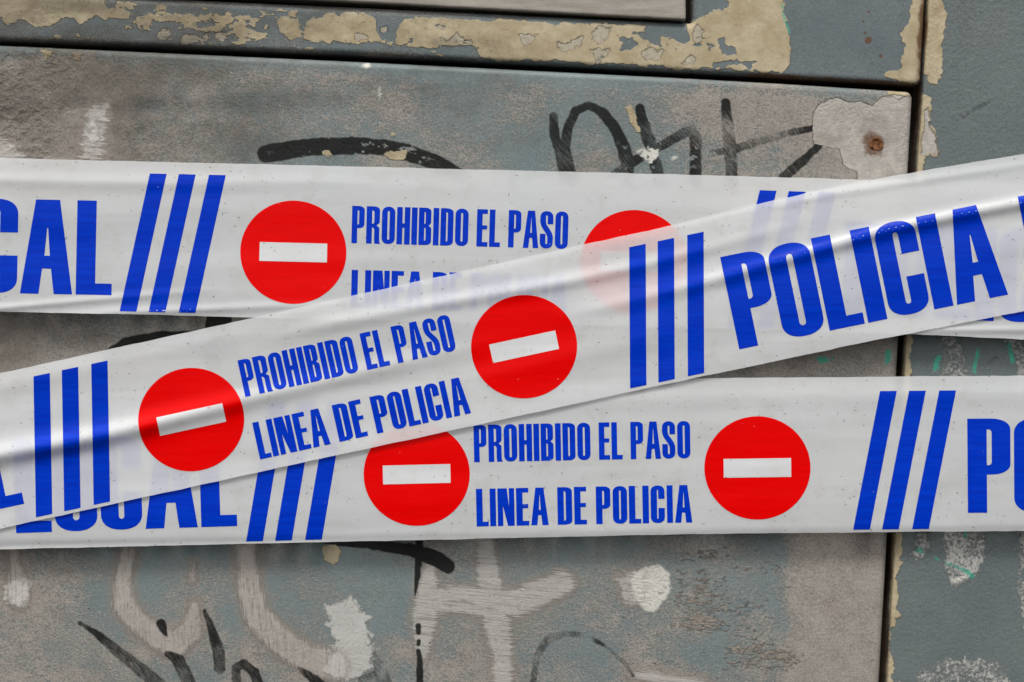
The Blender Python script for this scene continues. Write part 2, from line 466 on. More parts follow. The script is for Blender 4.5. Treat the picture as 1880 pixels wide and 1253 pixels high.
    chip = sstep(0.42, 0.62, fbm(px, py, 26, 14, 5, 14, 0.7)) * (gauss(px, py, 660, 280, 160, 30) + gauss(px, py, 1210, 290, 90, 26) + gauss(px, py, 770, 1160, 30, 60))
    a['ink'] = ink - 1.2 * chip
    # white spray, scrubbed
    w = Field(px, py)
    w.poly([(160, 206), (176, 196), (199, 190), (204, 218), (196, 252), (190, 296), (147, 296), (150, 240)], rag=4)
    w.poly([(-60, 236), (0, 252), (31, 266), (55, 300), (-60, 300)], rag=4)
    w.stroke([(790, 1040, 12), (785, 1085, 22), (779, 1133, 25), (775, 1200, 14)])
    w.stroke([(783, 1105, 24), (838, 1100, 27), (892, 1106, 31), (947, 1108, 26), (988, 1090, 26), (1032, 1072, 25)])
    w.stroke([(890, 985, 18), (894, 1017, 19), (899, 1082, 25), (913, 1150, 26), (923, 1208, 19), (923, 1260, 20), (925, 1400, 16)])
    w.poly([(1130, 1065), (1160, 1050), (1185, 1040), (1190, 1100), (1160, 1112), (1140, 1098)], rag=5)
    w.stroke([(1160, 1240, 6), (1200, 1245, 12), (1290, 1262, 16)])
    a['white_h'] = np.minimum(w.v, 8)
    w = Field(px, py)
    w.stroke([(238, 985, 14), (235, 1017, 17), (225, 1065, 18), (228, 1110, 23), (252, 1143, 21), (290, 1170, 24), (320, 1183, 26), (351, 1160, 22), (357, 1112, 10)])
    w.stroke([(354, 1035, 5), (353, 1065, 7)])
    w.stroke([(450, 985, 22), (452, 1017, 22), (457, 1075, 24), (470, 1128, 25), (511, 1175, 26), (562, 1210, 27), (613, 1222, 30)])
    w.stroke([(28, 970, 9), (26, 1030, 10), (34, 1080, 22), (36, 1100, 21)])
    a['white_v'] = np.minimum(w.v, 8)
    w = Field(px, py)
    w.poly([(596, 1110), (645, 1100), (678, 1135), (690, 1190), (682, 1228), (640, 1258), (585, 1240), (610, 1190)], rag=8)
    w.blob(34, 1088, 24, 27, rag=6); w.blob(170, 245, 12, 30, rag=5)
    a['white_s'] = np.minimum(w.v, 10)
    w = Field(px, py)
    w.poly([(1156, 1072), (1164, 1052), (1185, 1041), (1213, 1037), (1229, 1052), (1234, 1082), (1222, 1106), (1200, 1124), (1183, 1122), (1166, 1104)], rag=2.5, size=14)
    w.blob(1192, 285, 18, 11, rag=7, size=12)
    w.blob(697, 172, 2.5, 14, rag=2); w.blob(1240, 290, 6, 4, rag=3); w.blob(674, 121, 7, 5, rag=3)
    a['white_f'] = w.v
    p = Field(px, py)
    p.poly(Z(K, 1240, 0, [(745, 600), (790, 550), (820, 540), (870, 525), (905, 545), (960, 555), (1010, 548), (1060, 570), (1100, 530), (1130, 520), (1180, 512), (1283, 520), (1275, 750), (1265, 1100), (985, 1100), (978, 925), (905, 890), (885, 800), (745, 775), (735, 700)]), rag=1.2, size=9)
    a['primer'] = p.v
    c = Field(px, py)
    c.poly([(700, 284), (718, 277), (749, 275), (744, 292), (725, 297)], rag=2)
    c.poly([(1144, 196), (1158, 194), (1166, 212), (1176, 240), (1170, 244), (1156, 218)], rag=2.5)
    c.poly([(590, 1003), (612, 1000), (624, 1012), (620, 1032), (604, 1036), (594, 1030)], rag=3)
    c.poly([(60, 90), (100, 92), (95, 100), (84, 110), (78, 98)], rag=3); c.poly([(130, 96), (150, 98), (146, 114), (136, 108)], rag=2)
    c.poly([(1618, 160), (1672, 168), (1670, 180), (1640, 178)], rag=3)
    c.blob(600, 280, 7, 7, rag=6, size=7); c.blob(722, 247, 4, 3, rag=2)
    a['cream'] = c.v
    t = Field(px, py)
    t.blob(1515, 660, 16, 10, rag=9); t.blob(1632, 655, 6, 14, rag=5)
    a['teal'] = t.v - 2
    r = np.full(px.shape, -0.7) + 2.3 * np.clip(1 - np.hypot(px - 1609, py - 265) / 40, 0, 1)
    r += 0.5 * gauss(px, py, 1660, 290, 14, 90) * 0.6 + 0.4 * sstep(7, 2, dd)
    r += 0.35 * fbm(px, py, 30, 30, 3, 11)
    a['rust'] = r
    return a

def main_dents(x, y):
    return -3.0 * sstep(24, 0, np.abs(y - main_top(x) - 10)) * 0.25 + 1.4 * gauss(x, y, 330, 175, 240, 16) - 1.2 * gauss(x, y, 330, 205, 240, 14) - 8 * gauss(x, y, 1609, 265, 7, 7)

M_main = painted_metal("weathered_grey_blue_paint", (0.175, 0.220, 0.225), (0.208, 0.248, 0.248))
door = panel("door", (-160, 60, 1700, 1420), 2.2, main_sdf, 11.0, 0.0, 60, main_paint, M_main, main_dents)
door['label'] = 'large scuffed grey door with black marker scrawls and white smears'

# --- the upper frame panel with flaking cream paint
up_bot = lambda x: np.interp(x, (-400, 0, 640, 1260, 1690), (62, 76, 101.5, 134.5, 159))
up_right = lambda y: 1697 - 0.057 * y
cut_bot = lambda x: np.interp(x, (-400, 0, 640, 1270), (-36, -14, 14, 44))
def up_sdf(x, y):
    outer = round_sdf([up_bot(x) - y, up_right(y) - x], 13.0)
    cut = round_sdf([cut_bot(x) - y, 1271 - x], 7.0)
    return np.minimum(outer, -cut)
def up_paint(px, py, dd):
    a = blank(px)
    a['dirt'] = -0.55 + 0.3 * fbm(px, py, 90, 40, 4, 2) + 0.5 * sstep(14, 3, dd) + 0.25 * sstep(1300, 300, px)
    a['scab'] = np.full(px.shape, -1.6) + 0.5 * fbm(px, py, 60, 20, 3, 3)
    a['soot'] = -0.15 + 0.75 * sstep(900, 0, px) + 0.25 * sstep(1500, 900, px) + 0.4 * fbm(px, py, 120, 40, 4, 13)  # same painted falloff, panel tinted darker towards the left
    c = Field(px, py)
    kw = dict(rag=6.5, size=22)
    c.poly([(-160, -40), (195, -20), (200, 12), (238, 24), (230, 34), (180, 32), (150, 46), (120, 34), (66, 49), (40, 40), (-160, 38)], **kw)
    band = sstep(190, 235, px) * sstep(600, 520, px) * sstep(6, 16, py - cut_bot(px)) * sstep(76, 60, py - 0.042 * px)
    chips = 24 * (fbm(px, py, 34, 16, 5, 12, 0.65) - 0.42)
    c.v = np.maximum(c.v, np.where(band > 0.02, chips - 14 * (1 - band), -25))
    band = sstep(10, 2, np.abs(py - up_bot(px) + 10))
    c.v = np.maximum(c.v, np.where(band > 0.02, 22 * (fbm(px, py, 26, 8, 4, 9, 0.65) - 0.72) - 8 * (1 - band), -25))
    c.poly([(200, 6), (240, 6), (242, 14), (200, 13)], rag=5, size=16)
    c.poly(Z(K, 0, 0, [(720, 90), (800, 75), (1030, 75), (1070, 105), (1000, 125), (820, 120), (800, 165), (740, 150)]), rag=5, size=14)
    c.poly(Z(K, 0, 0, [(1050, 90), (1140, 70), (1330, 85), (1400, 105), (1370, 135), (1300, 115), (1180, 120), (1100, 110)]), rag=6, size=16)
    c.poly(Z(K, 0, 0, [(1260, 130), (1310, 115), (1340, 190), (1350, 210), (1260, 210)]), rag=4, size=12)
    c.poly(Z(K, 0, 0, [(1100, 150), (1200, 120), (1240, 150), (1180, 165), (1110, 180)]), rag=6, size=10)
    c.poly(Z(K, 0, 0, [(1500, 110), (1560, 90), (1615, 130), (1610, 190), (1550, 240), (1530, 180)]), rag=5, size=14)
    c.poly(Z(K, 0, 0, [(1625, 210), (1640, 130), (1700, 90), (1878, 75), (1960, 75), (2010, 95), (2040, 180), (2100, 240), (2030, 240), (1900, 230), (1780, 235), (1640, 225)]), rag=5, size=20)
    for (x, y, r) in ((690, 145, 9), (420, 195, 5), (460, 208, 5), (1390, 205, 8), (1440, 140, 8), (1580, 75, 10), (560, 160, 4), (310, 200, 9), (700, 30, 14), (640, 28, 12), (850, 90, 12), (870, 45, 11), (965, 155, 7), (1040, 150, 6)):
        c.blob(x / K, y / K, r * 1.6 / K * 1.5, r / K * 1.4, rag=4, size=9)
    c.poly(Z(K, 620, 0, [(320, 230), (330, 150), (360, 100), (470, 95), (760, 108), (1000, 112), (1300, 130), (1500, 135), (1650, 140), (1650, 170), (1878, 240), (1950, 255), (1950, 380), (1700, 362), (1430, 345), (1100, 330), (840, 325), (770, 300), (745, 258), (640, 242), (500, 262), (420, 258)]), rag=3.5, size=20)
    c.poly(Z(K, 1240, 0, [(60, 130), (150, 100), (190, 70), (260, 50), (300, -60), (580, -60), (582, 60), (610, 180), (618, 350), (570, 395), (450, 390), (350, 380), (200, 372), (-30, 372), (-30, 262), (80, 240)]), rag=3, size=18)
    c.poly(Z(K, 1240, 0, [(1285, -60), (1400, -60), (1340, 460), (1250, 450), (1120, 412), (1150, 378), (1212, 370), (1232, 250), (1208, 195), (1255, 120), (1262, 30)]), rag=3, size=14)
    for poly in ([(232, 215), (262, 208), (270, 245), (330, 258), (330, 290), (250, 296), (240, 260)], [(205, 340), (300, 325), (440, 335), (400, 375), (350, 345), (300, 345), (260, 372), (210, 370)], [(170, 235), (190, 250), (190, 290), (175, 275)], [(255, 20), (285, 10), (280, 45), (262, 45)]):
        c.poly(Z(K, 1240, 0, poly), cut=True, rag=2, size=8)
    for poly in ([(1480, 200), (1590, 205), (1610, 240), (1580, 275), (1520, 275), (1535, 235)], [(1590, 185), (1700, 160), (1745, 185), (1740, 250), (1680, 235), (1640, 195)]):
        c.poly(Z(K, 620, 0, poly), cut=True, rag=3, size=9)
    c.v = np.minimum(c.v, 12 * (0.80 - fbm(px, py, 50, 26, 5, 3, 0.68)))
    a['cream'] = c.v
    p = Field(px, py)
    p.blob(300, 65, 11, 9, rag=5, size=10); p.poly([(328, 72), (345, 60), (366, 66), (386, 58), (382, 74), (356, 78), (335, 79)], rag=4, size=10)
    p.blob(404, 66, 9, 8, rag=4, size=9)
    for poly in ([(970, 190), (1070, 185), (1040, 240), (1015, 250)], [(1180, 225), (1230, 235), (1320, 195), (1310, 245), (1230, 275), (1185, 255)], [(1370, 180), (1410, 145), (1470, 150), (1450, 205), (1400, 235)], [(1640, 280), (1670, 250), (1750, 275), (1740, 315), (1660, 320)],
                 [(560, 210), (600, 220), (640, 175), (660, 200), (740, 235), (640, 230)], [(85, 185), (140, 175), (160, 205), (100, 215)], [(1360, 270), (1470, 260), (1440, 300), (1400, 340), (1380, 300)]):
        p.poly(Z(K, 620, 0, poly), rag=3, size=9)
    p.poly(Z(K, 620, 0, [(225, 150), (260, 140), (275, 165), (250, 180), (230, 170)]), rag=2, size=8)
    p.poly(Z(K, 1240, 0, [(30, 345), (80, 300), (115, 310), (100, 345)]), rag=2, size=8)
    p.poly(Z(K, 1240, 0, [(90, 180), (115, 130), (150, 165), (135, 220), (105, 240)]), rag=2, size=8)
    a['primer'] = p.v
    t = Field(px, py)
    t.stroke([(1435, -10, 3), (1438, 30, 5), (1447, 52, 6), (1450, 70, 2)])
    a['teal'] = t.v - 2.5
    r = -0.55 + 1.05 * sstep(17, 4, dd) * sstep(1250, 1480, px) + 0.35 * sstep(9, 2, dd) + 0.4 * fbm(px, py, 40, 24, 4, 6)
    for (x, y, s) in ((1594, 74, 7), (1588, 60, 4), (1617, 104, 4), (1595, 22, 3), (1585, 40, 3), (1630, 30, 3), (1601, 118, 3), (1577, 108, 2.5), (1550, 80, 2.5)):
        r = r + 1.7 * gauss(px, py, x, y, s, s)
    a['rust'] = r
    return a
M_up = painted_metal("slate_paint_over_cream", (0.135, 0.165, 0.172), (0.172, 0.202, 0.207), prime=(0.36, 0.32, 0.25))
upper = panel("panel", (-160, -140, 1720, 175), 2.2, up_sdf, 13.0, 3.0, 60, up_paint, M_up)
upper['label'] = 'slate panel above the door, covered in flaking cream paint'

# --- the panel on the right
right_left = lambda y: np.interp(y, (-200, 0, 160, 300, 625, 980, 1253, 1450), (1714, 1704, 1694, 1684, 1663, 1643, 1628, 1617))
def right_sdf(x, y):
    return (x - right_left(y)) * 0.998
def right_paint(px, py, dd):
    a = blank(px)
    a['dirt'] = -0.75 + 0.28 * fbm(px, py, 110, 160, 4, 2) + 0.28 * sstep(420, 200, py)
    c = Field(px, py)
    c.poly(Z(K, 1240, 0, [(1340, -80), (1440, -80), (1442, 20), (1460, 80), (1448, 170), (1435, 250), (1436, 380), (1415, 460), (1368, 460), (1355, 410), (1330, 400)]), rag=2, size=12)
    c.poly(Z(K, 1240, 0, [(1310, 480), (1340, 508), (1382, 527), (1380, 590), (1365, 670), (1402, 700), (1405, 770), (1420, 850), (1395, 850), (1372, 838), (1340, 865), (1330, 1000), (1280, 1000), (1290, 700)]), rag=2, size=10)
    c.poly(Z(K, 1240, 413, [(1180, 560), (1275, 600), (1272, 680), (1262, 720), (1275, 800), (1270, 1000), (1180, 1000)]), rag=2, size=10)
    c.poly(Z(K, 1240, 826, [(1140, 380), (1225, 430), (1222, 500), (1215, 620), (1192, 690), (1198, 800), (1190, 860), (1215, 890), (1180, 910), (1195, 930), (1185, 960), (1160, 960), (1165, 1010), (1150, 1060), (1170, 1140), (1180, 1180), (1155, 1230), (1175, 1260), (1150, 1400), (1060, 1400), (1100, 1000)]), rag=3, size=9)
    a['cream'] = c.v
    p = Field(px, py)
    p.poly(Z(K, 1240, 0, [(1345, 590), (1362, 575), (1368, 680), (1396, 720), (1405, 800), (1412, 845), (1375, 825), (1345, 840), (1325, 830)]), rag=2, size=10)
    a['primer'] = p.v
    w = Field(px, py)
    w.poly(Z(K, 1240, 413, [(1430, 590), (1510, 590), (1545, 690), (1565, 830), (1430, 830), (1440, 700)]), rag=4, size=10)
    w.poly(Z(K, 1240, 413, [(1770, 620), (1810, 600), (1850, 650), (1900, 660), (1960, 900), (1830, 900), (1850, 760), (1800, 690)]), rag=5, size=10)
    w.poly(Z(K, 1240, 826, [(1440, 300), (1660, 300), (1657, 600), (1620, 660), (1520, 728), (1488, 722), (1460, 640), (1465, 550)]), rag=3, size=12)
    w.poly(Z(K, 1240, 826, [(1318, 440), (1345, 440), (1365, 530), (1330, 560), (1300, 595), (1275, 560), (1310, 520)]), rag=4, size=8)
    w.poly(Z(K, 1240, 826, [(1300, 1290), (1320, 1210), (1400, 1168), (1500, 1130), (1620, 1125), (1720, 1165), (1800, 1240), (1860, 1400), (1280, 1400)]), rag=8, size=10)
    w.poly(Z(K, 1240, 826, [(1850, 420), (1990, 420), (1990, 1080), (1890, 990), (1862, 820), (1860, 600)]), rag=9, size=10)
    a['white_s'] = np.minimum(w.v, 2.2) + 2.5 * fbm(px, py, 60, 60, 3, 12)
    f = Field(px, py)
    f.poly(Z(K, 1240, 826, [(1475, 690), (1590, 675), (1520, 728), (1488, 722)]), rag=2, size=9)
    a['white_f'] = f.v
    t = Field(px, py)
    t.poly(Z(K, 1240, 413, [(1380, 780), (1405, 710), (1428, 700), (1425, 770), (1395, 795)]), rag=3, size=8)
    t.stroke(Z(K, 1240, 413, [(1630, 665, 3), (1610, 790, 5)])); t.stroke(Z(K, 1240, 413, [(1800, 650, 6), (1815, 740, 5)]))
    t.stroke(Z(K, 1240, 826, [(1565, 430, 6), (1560, 470, 4)])); t.blob(1240 + 1312 / K, 826 + 540 / K, 9, 5, rag=4, size=8)
    t.stroke(Z(K, 1240, 826, [(1460, 610, 3), (1540, 640, 3), (1600, 680, 5), (1570, 655, 4)])); t.stroke(Z(K, 1240, 826, [(1390, 570, 1), (1430, 605, 1)]))
    a['teal'] = t.v
    b = Field(px, py)
    b.stroke(Z(K, 1240, 0, [(1495, 645, 4), (1530, 632, 7), (1572, 612, 5)])); b.stroke(Z(K, 1240, 0, [(1590, 603, 3), (1640, 575, 5), (1690, 552, 3)]))
    b.stroke(Z(K, 1240, 413, [(1690, 745, 3), (1730, 715, 4)])); b.stroke(Z(K, 1240, 826, [(1703, 1075, 1.5), (1710, 1085, 2)]))
    a['black'] = b.v; a['ink'] = 0.28 + 0.2 * fbm(px, py, 16, 16, 3, 4)
    a['rust'] = -0.6 + 0.75 * sstep(7, 1, dd) + 0.25 * gauss(px, py, 1705, 60, 12, 120) + 0.35 * fbm(px, py, 20, 50, 3, 6)
    return a
M_right = painted_metal("orange_peel_green_grey_paint", (0.135, 0.164, 0.164), (0.160, 0.188, 0.186), orange=0.32)
right = panel("panel", (1600, -140, 2060, 1420), 2.2, right_sdf, 7.0, 1.0, 60, right_paint, M_right)
right['label'] = 'green grey panel right of the door gap with white splatters'

# --- plate at the top
def plate_sdf(x, y):
    return round_sdf([np.interp(x, (-400, 0, 640, 1258), (-56, -29, 5, 38.5)) - y, 1259 - x], 5.0)
def plate_paint(px, py, dd):
    return {'dirt': fbm(px, py, 70, 30, 4, 3)}
g = G("dull_bare_metal")
c = g.mix(g.rng(g.noise(120, 20, detail=5, rough=0.65), 0.3, 0.7), (0.26, 0.235, 0.20), (0.38, 0.35, 0.305))
c = g.mix(g.math('MULTIPLY', g.rng(g.noise(5, detail=4, rough=0.7), 0.5, 0.75), 0.4), c, (0.17, 0.15, 0.125))
c = g.mix(g.math('MULTIPLY', g.rng(g.voro(55).outputs['Distance'], 0.03, 0.07, 1, 0), g.rng(g.noise(150), 0.5, 0.6)), c, (0.05, 0.04, 0.03))
M_plate = g.done(g.bsdf(c, 0.5, 0.4, g.bump(g.noise(6, detail=4), 0.00015, 0.5)))
plate = panel("plate", (-160, -140, 1275, 50), 3.0, plate_sdf, 5.0, 12.0, 40, plate_paint, M_plate)
plate['label'] = 'dull beige metal plate at the top edge'

# --- dark inside of the cabinet seen through the gaps
g = G("dark_inner_steel")
M_dark = g.done(g.bsdf(g.mix(g.noise(40), (0.012, 0.011, 0.010), (0.03, 0.026, 0.022)), 0.9, 0.1))
q = world_xyz(np.array([-170, 2070, 2070, -170.]), np.array([-150, -150, 1430, 1430.]), np.full(4, -62.0))
q2 = q.copy(); q2[:, 1] += 0.02
bx = np.concatenate([q, q2])
back = mesh_obj("inner_back", bx, np.array([[3, 2, 1, 0], [4, 5, 6, 7], [0, 1, 5, 4], [1, 2, 6, 5], [2, 3, 7, 6], [3, 0, 4, 7]]), M_dark, parent=cabinet, smooth=False)

# --- rusty screw sunk in the door's corner
g = G("rusted_steel")
gc = g.mix(g.rng(g.noise(7, detail=5, rough=0.8), 0.38, 0.62), (0.035, 0.013, 0.007), (0.27, 0.12, 0.05))
M_rust = g.done(g.bsdf(gc, 0.85, 0.2, g.bump(g.noise(3, detail=4), 0.0004, 1.0)))
prof = [(0, -4.2), (2.5, -4.0), (5.0, -3.6), (7.5, -2.2), (9.5, -0.4), (11.0, 0.3), (12.4, 0.1), (14.0, -6.0)]
N = 28; pv, pf = [], []
for r, dz in prof:
    for k in range(N):
        t = 2 * math.pi * k / N
        rr = r * (1 + 0.05 * math.sin(3 * t + r))
        pv.append((1609 + rr * math.cos(t), 265 + rr * math.sin(t), dz + 0.8 * math.sin(2 * t + 1) * (r > 6)))
for i in range(len(prof) - 1):
    for k in range(N):
        a0, a1 = i * N + k, i * N + (k + 1) % N
        pf.append((a0, a0 + N, a1 + N, a1))
pv = np.array(pv)
screw = mesh_obj("screw", world_xyz(pv[:, 0], pv[:, 1], pv[:, 2] + 0.3), np.array(pf), M_rust, parent=door)

# ------------------------------------------------------------------ glyphs of the tape's condensed lettering
def arc(cx, cy, rx, ry, a0, a1, n=10, p=2.25):
    out = []
    for k in range(n + 1):
        t = math.radians(a0 + (a1 - a0) * k / n)
        ct, st = math.cos(t), math.sin(t)
        out.append((cx + rx * math.copysign(abs(ct) ** (2 / p), ct), cy + ry * math.copysign(abs(st) ** (2 / p), st)))
    return out
def rrect(x0, y0, x1, y1, rx, ry, corners='1111', p=2.25):
    """counter-clockwise from lower left; corners: ll lr ur ul rounded"""
    o = []
    o += arc(x0 + rx, y0 + ry, rx, ry, 180, 270, p=p) if corners[0] == '1' else [(x0, y0)]
    o += arc(x1 - rx, y0 + ry, rx, ry, 270, 360, p=p) if corners[1] == '1' else [(x1, y0)]
    o += arc(x1 - rx, y1 - ry, rx, ry, 0, 90, p=p) if corners[2] == '1' else [(x1, y1)]
    o += arc(x0 + rx, y1 - ry, rx, ry, 90, 180, p=p) if corners[3] == '1' else [(x0, y1)]
    return o
def smooth_path(pts, n=6):
    """Catmull-Rom through points"""
    o = []
    for i in range(len(pts) - 1):
        p0 = pts[max(i - 1, 0)]; p1 = pts[i]; p2 = pts[i + 1]; p3 = pts[min(i + 2, len(pts) - 1)]
        for k in range(n):
            t = k / n
            o.append(tuple(0.5 * (2 * b + (c_ - a_) * t + (2 * a_ - 5 * b + 4 * c_ - d_) * t * t + (3 * b - a_ - 3 * c_ + d_) * t ** 3) for a_, b, c_, d_ in zip(p0, p1, p2, p3)))
    return o + [pts[-1]]

def glyph(ch, w, h, s, big):
    """outline loops (first = outer) in a w x h box, y up, stem width s"""
    t = 0.122 * h
    tb = 0.115 * h
    ry = (0.165 if big else 0.175) * h
    sl = w - 2 * s                      # slot
    if ch == 'I': return [[(0, 0), (w, 0), (w, h), (0, h)]]
    if ch == 'L': return [[(0, 0), (w, 0), (w, t), (s, t), (s, h), (0, h)]]
    if ch == 'E': return [[(0, 0), (w, 0), (w, t), (s, t), (s, .46 * h), (.94 * w, .46 * h), (.94 * w, .57 * h), (s, .57 * h), (s, h - t), (.97 * w, h - t), (.97 * w, h), (0, h)]]
    if ch == 'H': return [[(0, 0), (s, 0), (s, .445 * h), (w - s, .445 * h), (w - s, 0), (w, 0), (w, h), (w - s, h), (w - s, .565 * h), (s, .565 * h), (s, h), (0, h)]]
    if ch == 'O': return [rrect(0, 0, w, h, w / 2, ry), rrect(s, tb, w - s, h - tb, sl / 2, sl / 2 * 1.2)]
    if ch == 'D': return [rrect(0, 0, w, h, .55 * w, .12 * h, '0110'), rrect(s, tb * .95, w - s, h - tb * .95, sl * .8, .05 * h, '0110')]
    if ch == 'C':
        o = [(w, .645 * h)] + arc(w / 2, h - ry, w / 2, ry, 0, 180, 18) + arc(w / 2, ry, w / 2, ry, 180, 360, 18) + [(w, .40 * h), (w - s, .40 * h)]
        o += [(w - s, tb + sl * .6)] + arc(w / 2, tb + sl * .6, sl / 2, sl * .6, 360, 180, 10) + arc(w / 2, h - tb - sl * .6, sl / 2, sl * .6, 180, 0, 10) + [(w - s, .645 * h)]
        return [o]
    if ch == 'P':
        y0 = .405 * h
        o = [(0, 0), (s, 0), (s, y0)] + arc(w * .55, y0 + .12 * h, .45 * w, .12 * h, 270, 360) + arc(w * .5, h - .12 * h, .5 * w, .12 * h, 0, 90) + [(0, h)]
        return [o, rrect(s, y0 + .10 * h, w - s * .97, h - tb, sl * .7, .045 * h, '0110')]
    if ch == 'R':
        o = [(0, 0), (s, 0), (s, .435 * h), (s + .3 * sl, .435 * h)] + smooth_path([(s + .6 * sl, .425 * h), (w - s + .4, .38 * h), (w - s + .4, .30 * h)], 4)
        o += [(w - s + .4, .10 * h), (w - s + 1.2, 0), (w + 1.5, 0), (w - .2, .05 * h), (w - .6, .12 * h)]
        o += smooth_path([(w - .6, .36 * h), (w - .9, .43 * h), (.78 * w, .49 * h), (w - .8, .555 * h), (w - .2, .63 * h)], 4)
        o += arc(w * .5, h - .115 * h, .5 * w, .115 * h, 0, 90) + [(0, h)]
        return [o, rrect(s, .535 * h, w - s, h - tb, sl * .7, .045 * h, '0110')]
    if ch == 'B':
        o = [(0, 0), (w * .5, 0)] + arc(w * .5, .115 * h, .5 * w, .115 * h, 270, 360)[1:] + smooth_path([(w, .40 * h), (w - .6, .46 * h), (.80 * w, .52 * h), (w - 1.2, .575 * h), (w - .5, .64 * h)], 4)
        o += arc(w * .48, h - .115 * h, .5 * w, .115 * h, 0, 90) + [(0, h)]
        return [o, rrect(s, tb, w - s, .46 * h, sl * .7, .045 * h, '0110'), rrect(s, .565 * h, w - s - .5, h - tb, sl * .65, .045 * h, '0110')]
    if ch == 'N': return [[(0, 0), (.32 * w, 0), (.32 * w, .53 * h), (.60 * w, 0), (w, 0), (w, h), (.68 * w, h), (.68 * w, .50 * h), (.56 * w, h), (0, h)]]
    if ch == 'A':
        ap = .70 if big else .80
        return [[(0, 0), (.355 * w, 0), (.415 * w, .268 * h), (.585 * w, .268 * h), (.645 * w, 0), (w, 0), (.735 * w, h), (.275 * w, h)],
                [(.505 * w + .3, ap * h), (.455 * w, .405 * h), (.56 * w, .405 * h)][::1] if False else [(.455 * w, .405 * h), (.56 * w, .405 * h), (.515 * w, ap * h), (.50 * w, ap * h)]]
    if ch == 'S':
        f = lambda p: (p[0] * w, (1 - p[1]) * h)
        o = [f((1, .35)), f((1, .19))] + arc(w / 2, h - .175 * h, w / 2, .175 * h, 0, 180, 16)
        o += smooth_path([f(q) for q in ((0, .20), (0, .29), (.09, .40), (.30, .52), (.49, .62), (.57, .71), (.57, .84))], 4)
        o += arc(w / 2, tb + .035 * h, .07 * w, .035 * h, 0, -180, 8) + [f((.43, .61)), f((0, .61))]
        o += arc(w / 2, .175 * h, w / 2, .175 * h, 180, 360, 16)
        o += smooth_path([f(q) for q in ((1, .80), (1, .70), (.92, .59), (.70, .465), (.51, .375), (.44, .29), (.44, .16))], 4)
        o += arc(w / 2, h - tb - .035 * h, .07 * w, .035 * h, 180, 0, 8) + [f((.57, .35))]
        return [o]

def tri_fill(loops, cell):
    """triangulate outline loops with interior points so the print can follow the film's folds"""
    pts, edges = [], []
    for lp in loops:
        l2 = []
        for i, p in enumerate(lp):
            q = lp[(i + 1) % len(lp)]
            L = math.hypot(q[0] - p[0], q[1] - p[1])
            if L < 1e-5: continue
            m = max(1, int(math.ceil(L / cell)))
            l2 += [(p[0] + (q[0] - p[0]) * k / m, p[1] + (q[1] - p[1]) * k / m) for k in range(m)]
        b = len(pts); pts += l2
        edges += [(b + i, b + (i + 1) % len(l2)) for i in range(len(l2))]
    arr = np.array(pts)
    bx0, by0 = arr.min(0); bx1, by1 = arr.max(0)
    for i, x in enumerate(np.arange(bx0 + cell * .5, bx1, cell)):
        for y in np.arange(by0 + cell * .5, by1, cell):
            p = (x, y + (cell * .25 if i % 2 else -cell * .25))
            if np.min(np.hypot(arr[:, 0] - p[0], arr[:, 1] - p[1])) > cell * .35: pts.append(p)
    v, _, f, *_r = delaunay_2d_cdt([Vector(p) for p in pts], edges, [], 2, 1e-5)
    def odd(cx, cy):
        c = False
        for lp in loops:
            for i, (x0, y0) in enumerate(lp):
                x1, y1 = lp[(i + 1) % len(lp)]
                if (y0 > cy) != (y1 > cy) and cx < (x1 - x0) * (cy - y0) / (y1 - y0) + x0: c = not c
        return c
    f = [t for t in f if odd(sum(v[i].x for i in t) / 3, sum(v[i].y for i in t) / 3)]
    used = sorted({i for t in f for i in t}); mp = {u: i for i, u in enumerate(used)}
    return np.array([(v[u].x, v[u].y) for u in used]), [tuple(mp[i] for i in t) for t in f]

SMALL1 = [('P', 50, 158), ('R', 170, 284), ('O', 297, 410), ('H', 420, 533), ('I', 541, 592), ('B', 600, 708), ('I', 719, 770), ('D', 779, 888), ('O', 900, 1012), ('E', 1077, 1172), ('L', 1181, 1275), ('P', 1337, 1445), ('A', 1459, 1590), ('S', 1597, 1708), ('O', 1721, 1832)]
SMALL2 = [('L', 62, 166), ('I', 174, 228), ('N', 238, 380), ('E', 391, 500), ('A', 511, 660), ('D', 730, 855), ('E', 868, 975), ('P', 1047, 1170), ('O', 1185, 1308), ('L', 1318, 1422), ('I', 1430, 1486), ('C', 1497, 1617), ('I', 1630, 1683), ('A', 1696, 1842)]
def line_small(tab, y_base, h, s, z0, u0):
    out = []
    for ch, a_, b_ in tab:
        w = (b_ - a_ - 4) / 4.476
        lp = glyph(ch, w, h, s, False)
        out.append([[(u0 + (a_ - z0) / 4.476 + x, y_base - y) for x, y in l] for l in lp])
    return out
def line_big(word, u0):
    W = {'P': 79, 'O': 78, 'L': 66, 'I': 36, 'C': 76, 'A': 96}
    out, u = [], u0
    for ch in word:
        lp = glyph(ch, W[ch], 173.0, 35.5 if ch != 'O' and ch != 'C' else 33.0, True)
        out.append([[(u + x, 86.5 - y) for x, y in l] for l in lp])
        u += W[ch] + (5.5 if ch in 'C' else 6.4)
    return out

